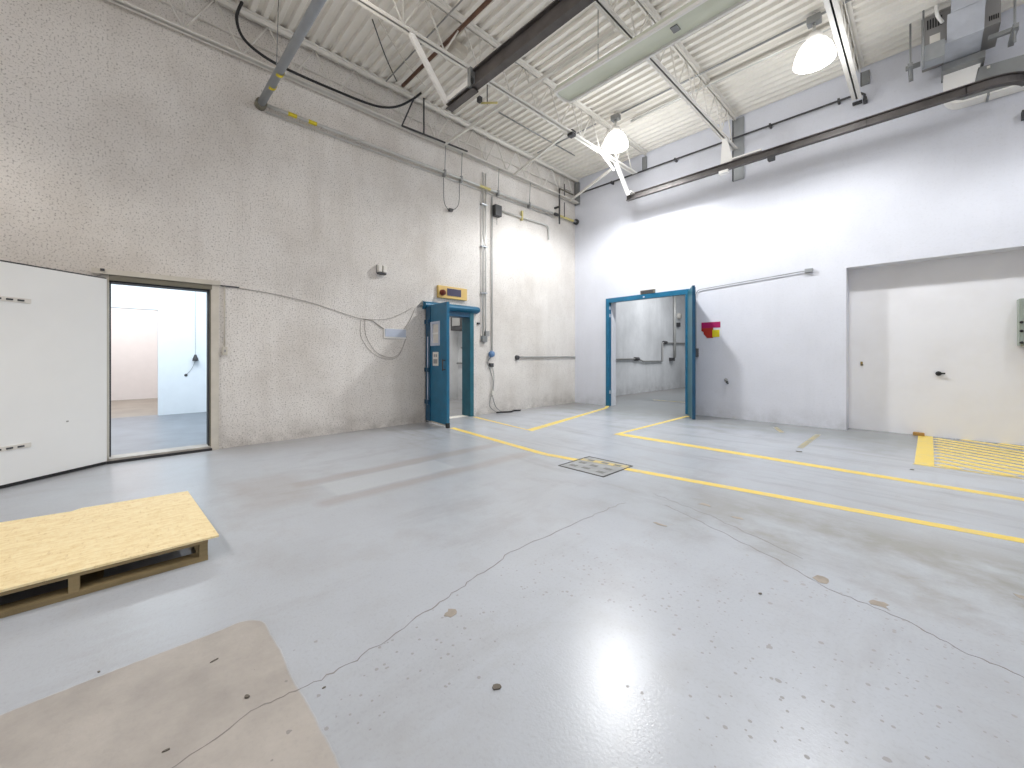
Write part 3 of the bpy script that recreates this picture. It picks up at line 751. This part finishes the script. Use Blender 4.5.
# ------------------------------------------------------------------ roof joists
BZ, TZ = 5.36, 5.955
def joist(x, y1b, y1t, label, y0=-12.6):
    t = thing('roof_joist', label, 'roof joist', (x, -6.3, BZ), 'open-web roof joists')
    for s in (-1, 1):
        MB().box((x+s*.0004, y0, BZ), (x+s*.06, y1b, BZ+.008)).box((x+s*.0004, y0, BZ), (x+s*.010, y1b, BZ+.055)).build('bottom_chord', M['joist'], t)
        MB().box((x+s*.012, y0, TZ+.037), (x+s*.07, y1t, TZ+.045)).box((x+s*.012, y0, TZ-.02), (x+s*.02, y1t, TZ+.045)).build('top_chord', M['joist'], t)
    p = .62; yy = y1b-.15; up = False; k = 0
    while yy - p/2 > y0+.1:
        za, zb = (TZ, BZ+.03) if up else (BZ+.03, TZ)
        MB().tube([(x, yy, za), (x, yy-p/2, zb)], .0115, 6).build('web_bar', M['joist'], t)
        if up: MB().tube([(x, yy-p/2, BZ+.03), (x, yy-p/2, TZ)], .008, 6).build('web_bar', M['joist'], t) if k % 4 == 1 else None
        yy -= p/2; up = not up; k += 1
    return t
joist(.13, -.04, -.03, 'open-web roof joist running tight along the stucco wall')
joist(2.09, -.55, -.06, 'white open-web roof joist next to the far lamp, carrying both hanging track struts')
joist(3.99, -.06, -.06, 'white open-web roof joist ending at the tall galvanised wall plate')
joist(5.86, -.36, -.06, 'white open-web roof joist right beside the nearer glowing lamp')
# joist seats on the back wall
def seat(x, z0, w, label):
    t = thing('joist_seat', label, 'bracket', (x, 0, z0), 'joist seats on the back wall')
    MB().box((x-w/2,-.05,z0),(x+w/2,-.001,5.93)).build('plate', M['galv_dull'], t)
    MB().box((x-w/2,-.055,z0),(x-w/2+.012,-.001,5.93)).build('edge', M['dark'], t)
    return t
seat(2.05, 5.62, .1, 'small dark seat plate on the wall behind the far lamp')
seat(5.93, 5.72, .11, 'seat plate on the wall behind the nearer lamp')
seat(.10, 5.34, .14, 'dark seat plate in the corner of the two walls')
t = thing('wall_plate', 'tall galvanised plate on the white wall crossed by the dark track', 'wall plate', (4.04,0,4.76))
MB().box((3.94,-.03,4.76),(4.14,-.001,5.98)).build('plate', M['galv'], t)
MB().box((3.935,-.045,4.76),(3.95,-.001,5.98)).build('edge', M['dark'], t)
# bridging between the joists
def bridge(a, b, label, r=.022):
    t = MB().bar(a, b, r*2, r*2).build('bridging_bar', M['joist'], origin=tuple((Vector(a)+Vector(b))/2))
    tag(t, label, 'bridging bar', 'bridging between the joists')
bridge((.2,-4.37,5.34),(2.02,-4.37,5.34), 'white bridging bar above the sagging black cable end, joist to wall joist')
bridge((2.16,-4.37,5.34),(3.92,-4.37,5.34), 'white bridging bar running on from the track end towards the trough heater')
bridge((.2,-2.5,5.34),(2.02,-2.97,5.34), 'slanted bridging bar over the vertical wall conduits')
bridge((.16,-.42,5.33),(2.03,-1.42,5.2), 'bright diagonal brace reaching from the corner towards the far lamp')
bridge((4.06,-1.6,5.92),(5.79,-1.6,5.92), 'bridging bar under the deck between the tall plate and the nearer lamp', .014)

# ------------------------------------------------------------------ overhead tracks (dark beams)
def ibeam(mb, a, b, w, h, t=.014):
    a, b = Vector(a), Vector(b); z = Vector((0,0,1))
    mb.bar(a+z*(h-t/2), b+z*(h-t/2), w, t); mb.bar(a+z*t/2, b+z*t/2, w, t); mb.bar(a+z*h/2, b+z*h/2, t, h-2*t)
t1 = thing('overhead_track', 'dark trolley track crossing high in front of the white wall', 'overhead track', (4.5,-.65,4.78), 'overhead trolley tracks')
m = MB(); ty, tz = -.65, 4.755
pts = [(1.95,ty)] + [(x, ty) for x in (3,4,5,6,7.0)]
cx, cy, R = 7.17, ty+.38, .38
pts += [(cx+R*math.sin(a), cy-R*math.cos(a)) for a in [math.radians(q) for q in (0,10,20,30,40,50,60,68)]]
for i in range(len(pts)-1):
    a = Vector((*pts[i], tz)); b = Vector((*pts[i+1], tz)); e = (b-a).normalized()*.006
    ibeam(m, a-e, b+e, .085, .125)
m.build('rail', M['track'], t1)
MB().bar((2.09,-1.33,5.37),(2.09,-.80,4.82), .075, .02, (1,0,0)).bar((2.05,-1.33,5.37),(2.05,-.80,4.82), .02, .05, (1,0,0)).build('hanger_strut', M['white_metal'], t1)
MB().bar((2.09,-1.95,5.37),(2.09,-1.42,5.16), .06, .02, (1,0,0)).build('brace_strut', M['white_metal'], t1)
MB().box((2.03,-.82,4.86),(2.15,-.60,4.885)).build('end_plate', M['white_metal'], t1)
MB().prism([(3.95,-.66,5.36),(4.03,-.66,5.36),(4.14,-.66,4.885),(3.92,-.66,4.885)], (0,.02,0)).build('hanger_plate', M['white_metal'], t1)
MB().box((3.9,-.7,4.70),(4.06,-.6,4.754)).build('hanger_block', M['white_metal'], t1)
MB().bar((4.1,-.66,4.92),(4.6,-.66,4.92), .04, .03).build('clamp_bar', M['white_metal'], t1)
for x in (4.75,):
    MB().box((x-.05,-.70,4.68),(x+.05,-.60,4.754)).build('trolley_stop', M['dark'], t1)

t2 = thing('overhead_track', 'dark deep track beam hanging across the room before the trough heater', 'overhead track', (5,-5.55,4.7), 'overhead trolley tracks')
m = MB(); ibeam(m, (2.6,-5.55,4.69), (9.8,-5.55,4.69), .10, .22); m.build('rail', M['track'], t2)
m = MB(); ibeam(m, (2.04,-5.55,4.66), (2.62,-5.55,4.66), .10, .07); m.build('rail_end', M['track'], t2)
MB().box((2.04,-5.62,4.735),(2.62,-5.585,4.80)).build('side_bar', M['white_metal'], t2)
MB().bar((2.09,-6.17,5.37),(2.08,-5.61,4.72), .075, .02, (1,0,0)).bar((2.055,-6.17,5.37),(2.045,-5.61,4.72), .02, .05, (1,0,0)).build('hanger_strut', M['white_metal'], t2)
MB().box((2.56,-5.63,4.69),(2.62,-5.5,4.93)).build('end_plate', M['galv_dull'], t2)
MB().bar((4.0,-5.55,4.91),(4.0,-5.55,5.36), .03, .03).build('drop_rod', M['galv_dull'], t2)

# ------------------------------------------------------------------ trough heater
th = thing('trough_heater', 'long pale green-grey trough heater hanging under the roof deck', 'heater', (5,-4.24,5))
hx0_, hx1_ = 2.97, 6.4
y0_, y1_ = -4.41, -4.085; z0_ = 5.0
m = MB()
pr = [(y0_,z0_),(y0_+.02,z0_+.05),(y0_+.07,z0_+.12),(y1_-.07,z0_+.12),(y1_-.02,z0_+.05),(y1_,z0_)]
pr2 = [(p[0], p[1]+.006) for p in reversed(pr)]
m.prism([(hx0_,p[0],p[1]) for p in pr[:3]] + [(hx0_,p[0],p[1]) for p in pr[3:]], (hx1_-hx0_,0,0))
m.build('reflector', M['trough'], th)
for yy in (y0_, y1_):
    MB().box((hx0_+.02, yy-.016, z0_-.034), (hx1_, yy+.016, z0_+.004)).build('edge_rail', M['white_metal'], th)
MB().tube(arc((hx0_+.05,(y0_+y1_)/2,z0_-.014), .1625, PI/2, 3*PI/2, (.35,0,0), (0,1,0), 10), .02, 8).build('end_rim', M['white_metal'], th)
MB().prism([(hx0_-.004,p[0],p[1]) for p in pr], (.004,0,0)).build('end_cap', M['galv'], th)
for x in (3.6, 5.3):
    MB().tube([(x,-4.25,5.12),(x,-4.25,6.0)], .006, 6).build('hanger_wire', M['galv_dull'], th)
MB().box((4.6,-4.3,4.988),(4.68,-4.2,5.0)).build('vent_cap', M['galv_dull'], th)

# ------------------------------------------------------------------ high-bay lamps
LAMPS = [(2.44,-1.93,5.34), (5.555,-1.93,5.34)]
def lamp(loc, label):
    x, y_, z = loc
    t = thing('high_bay_lamp', label, 'lamp', loc, 'glowing high-bay lamps')
    MB().lathe([(.24,-.02),(.235,.03),(.2,.14),(.15,.22),(.1,.26)], (x,y_,z), 32).build('bell_shade', M['glow_dim'], t)
    MB().lathe([(0,-.015),(.12,-.012),(.22,.0),(.23,.005)], (x,y_,z), 32).build('lens', M['glow_white'], t)
    MB().lathe([(.0,.25),(.1,.25),(.1,.32),(.07,.36),(0,.36)], (x,y_,z), 20).build('socket', M['white_metal'], t)
    MB().box((x-.08,y_-.06,z+.50),(x+.08,y_+.06,z+.60)).build('ballast_box', M['galv_dull'], t, bevel=.01)
    MB().tube([(x,y_,z+.36),(x,y_,z+.5)], .02, 8).build('stem', M['conduit'], t)
    MB().tube([(x,y_,z+.6),(x,y_,5.99)], .02, 8).build('hanger', M['conduit'], t)
    return t
l0 = lamp(LAMPS[0], 'glowing bell-shaped lamp hanging near the corner of the two walls')
dup(l0, LAMPS[1], 'larger-looking glowing bell lamp hanging close to the joist beside the heating unit')
tag(MB().tube([(2.55,-1.55,5.93),(5.8,-1.55,5.93)], .02, 8).build('ceiling_conduit', M['conduit'], origin=(4.2,-1.55,5.93)), 'straight conduit under the deck linking the two lamps', 'conduit')
tag(MB().tube([(2.55,-1.9,5.95),(9.5,-1.9,5.95)], .016, 8).build('ceiling_conduit', M['galv_dull'], origin=(6,-1.9,5.95)), 'second thin conduit directly above the lamps', 'conduit')
tag(MB().tube([(.5,-5.42,5.82),(7.5,-5.42,5.82)], .028, 10).build('ceiling_pipe', M['rust'], origin=(4,-5.42,5.82)), 'brown pipe running under the deck above the deep track beam', 'pipe')
tag(MB().tube([(.3,-5.62,5.9),(7.5,-5.62,5.9)], .011, 8).build('ceiling_pipe', M['mid_grey'], origin=(4,-5.62,5.9)), 'thin grey pipe under the deck beside the brown pipe', 'pipe')
tag(MB().box((1.52,-5.3,5.78),(1.82,-5.05,5.94)).build('ceiling_box', M['beige'], origin=(1.67,-5.2,5.78), bevel=.03), 'pale rounded box against the deck near the end of the deep track', 'box')
o = thing('gas_valve', 'small yellow and black valve hanging beyond the end of the deep track', 'valve', (1.5,-4.5,5.5))
MB().tube([(1.45,-4.5,5.5),(1.65,-4.3,5.5)], .018, 8).build('body', M['yellow_pipe'], o)
MB().box((1.47,-4.60,5.46),(1.54,-4.54,5.54)).build('actuator', M['dark'], o)
MB().tube([(1.5,-4.4,5.5),(1.5,-4.4,5.98)], .01, 6).build('hanger', M['dark'], o)
tag(MB().box((2.03,-2.92,5.31),(2.15,-2.80,5.41)).build('clamp_box', M['dark'], origin=(2.09,-2.86,5.31), bevel=.01), 'dark clamp box under the joist left of the far lamp', 'box')
tag(MB().tube([(.9,-3.6,5.97),(.9,-1.2,5.97)], .014, 6).tube([(.4,-1.95,5.95),(2.0,-1.95,5.95)], .014, 6).build('ceiling_conduit', M['galv_dull'], origin=(.9,-2.4,5.97)), 'crossed thin conduits on the deck in the corner', 'conduit')

# ------------------------------------------------------------------ pipes along the stucco wall
o = thing('grey_pipe', 'thick grey pipe coming from the room to the top of the stucco wall', 'pipe', (1.5,-7.36,4.8))
MB().tube([(.07,-7.40,4.84),(4.2,-7.36,4.80)], .05, 14).build('pipe', M['grey_pipe'], o)
MB().lathe([(0,0),(.072,0),(.072,.1),(0,.1)], (.02,-7.40,4.84), 14, 'x').build('elbow', M['olive'], o)
for x in (.60, .95):
    MB().lathe([(.055,0),(.055,.06)], (x,-7.395+.01*x,4.842-.01*x), 14, 'x').build('label_band', M['yellow_label'], o)
MB().tube([(.85,-7.39,4.88),(.85,-7.36,5.99)], .006, 6).build('hanger_wire', M['galv_dull'], o)
o = thing('wall_pipe', 'silver pipe running high along the stucco wall into the corner', 'pipe', (.09,-3.7,4.82))
MB().tube([(.09,-7.37,4.84),(.09,-.06,4.875)], .025, 12).build('pipe', M['conduit'], o)
for yy in (-7.06, -6.78):
    MB().lathe([(.029,0),(.029,.12)], (.09,yy,4.843), 12, 'y').build('label_band', M['yellow_label'], o)
MB().lathe([(.028,0),(.028,.3)], (.09,-3.42,4.86), 12, 'y').build('yellow_section', M['yellow_pipe'], o)
MB().lathe([(.03,0),(.03,.7)], (.09,-.9,4.872), 12, 'y').build('yellow_section', M['yellow_pipe'], o)
MB().lathe([(0,0),(.075,0),(.075,.05),(0,.05)], (.09,-.09,4.875), 14, 'y').build('end_flange', M['dark'], o)
for yy in (-4.3,-3.9,-2.9,-1.9):
    MB().tube([(.1,yy,4.86),(.13,yy,5.36)], .008, 6).build('hanger_rod', M['galv_dull'], o)
    MB().box((.045,yy-.02,4.78),(.125,yy+.02,4.90)).build('clamp', M['galv_dull'], o)
tag(MB().tube([(.035,-7.33,4.775),(.035,-.9,4.81)], .011, 8).build('wall_conduit', M['conduit'], origin=(.04,-5.3,4.72)), 'thin conduit directly below the silver pipe on the stucco wall', 'conduit')
o = thing('steam_drop', 'dark pipe loop standing off the wall near the corner', 'pipe', (.1,-.85,5.1))
MB().tube([(.16,-.86,4.62),(.16,-.86,5.52)], .022, 8).build('riser', M['dark'], o)
MB().box((.001,-.88,5.04),(.16,-.84,5.08)).build('wall_bracket', M['dark'], o)
MB().tube([(.16,-.86,5.52),(.16,-.3,5.52)], .018, 8).build('branch', M['olive'], o)
MB().tube([(.16,-.66,4.85),(.16,-.66,5.22)], .012, 8).tube([(.16,-.66,5.4),(.16,-.66,5.7)], .012, 8).build('stub', M['dark'], o)
MB().lathe([(0,-.06),(.04,-.06),(.04,.06),(0,.06)], (.16,-.98,4.83), 10, 'y').build('valve', M['dark'], o)
o = thing('wall_box', 'dark grey box under the silver pipe right of the twin conduits', 'box', (.05,-2.88,4.35))
MB().box((.001,-2.99,4.34),(.12,-2.80,4.58)).build('case', M['dark'], o, bevel=.008)
MB().tube([(.06,-2.9,4.34),(.06,-2.9,4.15)], .006, 6).build('wire', M['mid_grey'], o)
pp = [(.05,-2.8,4.50),(.05,-1.35,4.53)] + arc((.05,-1.25,4.43), .1, PI/2, 0, (0,1,0), (0,0,1), 5)[0:] + [(.05,-1.15,4.19)]
o = thing('short_conduit', 'white conduit bending down below the silver pipe near the corner', 'conduit', (.05,-2,4.4))
MB().tube(pp, .02, 8).build('pipe', M['conduit'], o)
MB().box((.03,-2.13,4.44),(.08,-2.09,4.66)).build('bracket', M['yellow_pipe'], o)
o = thing('hanging_wire', 'thin slack wire in a U shape below the silver pipe', 'wire', (.06,-4.1,4.3))
MB().tube(smooth_path([(.06,-4.3,4.76),(.05,-4.28,4.3),(.05,-4.16,4.17),(.05,-4.0,4.24),(.05,-3.92,4.4),(.06,-3.92,4.76)]), .006, 6).build('wire', M['dark'], o)
MB().box((.02,-4.16,4.15),(.07,-4.08,4.20)).build('clip', M['dark'], o)
tag(MB().tube([(.025,-9.4,5.68),(.025,-.2,5.66)], .012, 8).build('wall_conduit', M['joist'], origin=(.025,-4.8,5.67)), 'pale conduit on the stucco wall behind the web of the wall joist', 'conduit')
# heavy black cable looping over the wall joist
cb = smooth_path([(.27,-7.66,6.0),(.27,-7.72,5.75),(.27,-7.64,5.52),(.27,-7.38,5.40),(.27,-7.0,5.37),(.27,-6.4,5.38),(.27,-5.9,5.41),(.27,-5.6,5.48),(.27,-5.35,5.62),(.3,-5.12,5.82),(.36,-4.98,5.97)], 6)
tag(MB().tube(cb, .019, 8).build('power_cable', M['black'], origin=(.27,-6.4,5.4)), 'heavy black cable sagging over the joist along the stucco wall', 'cable')
o = thing('angle_support', 'thin dark angle frame under the end of the black cable', 'bracket', (.3,-4.9,5.4))
MB().bar((.25,-5.3,5.30),(.25,-3.86,5.36), .025, .025).build('rail', M['dark'], o)
MB().bar((.25,-5.3,5.30),(.25,-5.05,5.92), .022, .022).build('strut', M['dark'], o)
MB().bar((.25,-4.86,5.31),(.25,-4.86,5.98), .022, .022).build('post', M['dark'], o)
for i, (a, b, lab) in enumerate([((1.24,-6.29,5.98),(.35,-5.45,5.96),'thin dark wire slanting down left of the bright V strut'),((1.30,-6.23,5.98),(.66,-5.1,5.9),'pale thin rod slanting down beside the bright V strut')]):
    tag(MB().tube(smooth_path([a, ((a[0]+b[0])/2,(a[1]+b[1])/2,(a[2]+b[2])/2-.06), b]), .009, 6).build('ceiling_wire', M['dark'] if i == 0 else M['beige'], origin=a), lab, 'wire')

# thin pipe on the back wall
o = thing('wall_pipe', 'thin dark pipe crossing high on the white wall behind the track', 'pipe', (3,-.1,5.57))
MB().tube([(.1,-.1,5.59),(5.88,-.1,5.57),(5.93,-.1,5.52),(5.93,-.1,5.46)], .019, 8).build('pipe', M['dark'], o)
MB().box((5.78,-.13,5.41),(5.9,-.07,5.445)).build('stub', M['black'], o)
MB().box((5.91,-.13,5.41),(5.96,-.001,5.47)).build('end_fitting', M['dark'], o)
for x in (1.2,2.8,4.6,5.6):
    MB().box((x-.015,-.12,5.55),(x+.015,-.001,5.61)).build('clip', M['dark'], o)

# ------------------------------------------------------------------ heating unit and ducts
u = thing('unit_heater', 'grey unit heater with louvers hung in the upper corner of the white wall', 'heater', (6.95,-.6,5.4))
MB().box((6.58,-.72,5.53),(7.29,-.12,5.985)).build('cabinet', M['cabinet'], u, bevel=.006)
for k in range(6):
    MB().box((6.635+k*.026,-.727,5.80),(6.648+k*.026,-.7205,5.93)).build('louver', M['black'], u)
for k in range(5):
    MB().box((7.19+k*.018,-.727,5.59),(7.20+k*.018,-.7205,5.65)).build('louver', M['black'], u)
MB().box((6.66,-.725,5.58),(6.76,-.7205,5.70)).build('rating_plate', M['paper'], u)
for a, b in (((6.47,-.80,5.37),(6.47,-.35,5.37)),((7.40,-.80,5.37),(7.40,-.35,5.37)),((6.42,-.62,5.42),(6.57,-.62,5.42)),((7.19,-.62,5.42),(7.44,-.62,5.42))):
    MB().bar(a, b, .05, .05).build('support_angle', M['galv_dull'], u)
for x, y_ in ((6.47,-.72),(7.40,-.72),(6.60,-.9)):
    MB().tube([(x,y_,5.2),(x,y_,5.99)], .011, 8).build('threaded_rod', M['galv_dull'], u)
MB().box((6.58,-.86,5.30),(6.80,-.66,5.52)).build('burner_box', M['galv'], u)
MB().tube(smooth_path([(6.72,-.9,5.99),(6.73,-.9,5.85),(6.78,-.8,5.78)]), .02, 8).build('gas_line', M['white_metal'], u)
# gored elbow duct in front of the cabinet, dropping and turning along the wall
du = thing('supply_duct', 'galvanised square duct stepping down in front of the heater and turning right', 'duct', (6.97,-.8,5.2))
dx0, dx1 = 6.80, 7.155
g = [(-1.02,5.985),(-1.02,5.72),(-.93,5.52),(-.86,5.22),(-.80,5.20)]
back = -.735
def gore(p, q, x0, x1):
    return MB().prism([(x0,p[0],p[1]),(x0,q[0],q[1]),(x0,back,q[1]),(x0,back,p[1])], (x1-x0,0,0))
gore((-1.0,5.985),(-.955,5.77),dx0+.055,dx1).build('gore', M['duct'], du)
gore((-.955,5.765),(-.80,5.48),dx0+.02,dx1-.01).build('gore', M['duct'], du)
MB().prism([(dx0,-.80,5.475),(dx0,-.30,5.43),(dx0,-.30,5.52),(dx0,-.80,5.52)], (dx1-.015-dx0,0,0)).build('gore', M['duct'], du)
MB().box((dx0-.02,-.36,5.33),(dx1+.03,-.005,5.425)).build('flange', M['galv_dull'], du)
MB().prism([(6.80,-.22,5.36),(7.16,-.22,5.36),(7.09,-.22,5.05),(6.80,-.22,5.05)], (0,.215,0)).build('drop', M['white_metal'], du)  # white stands in for light falling on the drop's front face
el = [(6.80, 5.05)] + [(6.98+.18*math.cos(a), 5.05+.19*math.sin(a)) for a in [PI+PI/2*k/6 for k in range(1,7)]] + [(8.3,4.85),(8.3,4.87),(6.99,4.885),(6.90,4.93),(6.86,5.05)]
MB().prism([(p[0], -.222, p[1]) for p in el], (0,.216,0)).build('bottom_sheet', M['white_metal'], du)  # underside coloured white as if lit; the run's side stays dull galvanised
MB().prism([(6.865,-.22,5.05),(6.905,-.22,4.935),(6.995,-.22,4.89),(8.3,-.22,4.875),(8.3,-.22,5.18),(7.13,-.22,5.275),(7.09,-.22,5.05)], (0,.21,0)).build('horizontal_run', M['galv_dull'], du)
for x in (7.22, 7.75):
    MB().box((x-.012,-.23,4.845),(x+.012,-.01,5.262 if x < 7.5 else 5.22)).build('seam_collar', M['galv_dull'], du)
MB().box((7.205,-.245,5.21),(7.235,-.231,5.24)).build('latch', M['paper'], du)
tag(MB().box((7.52,-.1,4.45),(7.75,-.001,4.56)).build('wall_bracket', M['dark'], origin=(7.6,0,4.45)), 'small dark bracket on the white wall under the duct at the edge', 'bracket')

# ------------------------------------------------------------------ light
def spot(loc, e, col, size=128, blend=.35, r=.2):
    d = bpy.data.lights.new('lamp_beam', 'SPOT'); d.energy = e; d.color = col; d.spot_size = math.radians(size); d.spot_blend = blend; d.shadow_soft_size = r
    o = bpy.data.objects.new('lamp_beam', d); COL.objects.link(o); o.location = loc; return o
def point(loc, e, col, r=.25):
    d = bpy.data.lights.new('lamp_fill', 'POINT'); d.energy = e; d.color = col; d.shadow_soft_size = r
    o = bpy.data.objects.new('lamp_fill', d); COL.objects.link(o); o.location = loc; return o
def area(loc, e, col, sx, sy):  # added bare area light for a room behind a doorway, no fixture modelled
    d = bpy.data.lights.new('room_fill', 'AREA'); d.energy = e; d.color = col; d.shape = 'RECTANGLE'; d.size = sx; d.size_y = sy
    o = bpy.data.objects.new('room_fill', d); COL.objects.link(o); o.location = loc; return o
cool = (1.0,.985,.97); warm = (1.0,.93,.85); blue = (.86,.94,1.0)
E1 = 620
for (x, y_, z), k, cone in zip(LAMPS, (2.6, 1.2), (156, 142)):
    spot((x, y_, z-.04), E1*k, (.97,.985,1.0), cone, .45, .13)
    point((x, y_, z-.30), E1*.09*k, (.97,.985,1.0), .2)
for x, y_, c, k in ((2.44,-6.75,warm,.14),(5.555,-6.75,cool,.8),(8.67,-1.93,(.94,.97,1),.6),(8.67,-6.75,cool,.35),(2.44,-11.5,warm,.8),(5.555,-11.5,warm,.5),(8.67,-11.5,cool,.45)):
    spot((x, y_, 5.3), E1*k, c); point((x, y_, 5.1), E1*.16*k, c, .2)
area((-2.4,-8.6,3.45), 400, blue, 2.5, 2.5)
area((-7.2,-8.8,3.45), 320, (1,.95,.93), 2.5, 2.5)
area((-1.6,-3.6,3.55), 150, (1,.97,.93), 1.2, 1.2)
area((2.2,4.0,4.35), 400, (.97,.98,1), 2.5, 2.5)
w = bpy.data.worlds.new('world'); scene.world = w; w.use_nodes = True
w.node_tree.nodes['Background'].inputs[0].default_value = (.8,.85,.9,1); w.node_tree.nodes['Background'].inputs[1].default_value = .05

# ------------------------------------------------------------------ camera
cd_ = bpy.data.cameras.new('camera'); cam = bpy.data.objects.new('camera', cd_); COL.objects.link(cam)
cam.location = (6.6257, -8.7477, 1.25)
cam.rotation_euler = (PI/2, 0, math.radians(46.136))
cd_.sensor_fit = 'HORIZONTAL'; cd_.sensor_width = 36; cd_.lens = 398/1024*36
cd_.shift_y = -27.6/1024; cd_.clip_start = .05
scene.camera = cam
scene.view_settings.view_transform = 'Standard'; scene.view_settings.look = 'None'
scene.view_settings.gamma = 1; scene.view_settings.use_curve_mapping = False
scene.view_settings.exposure = -1.2
scene.cycles.use_denoising = True
scene.cycles.max_bounces = 12; scene.cycles.diffuse_bounces = 6
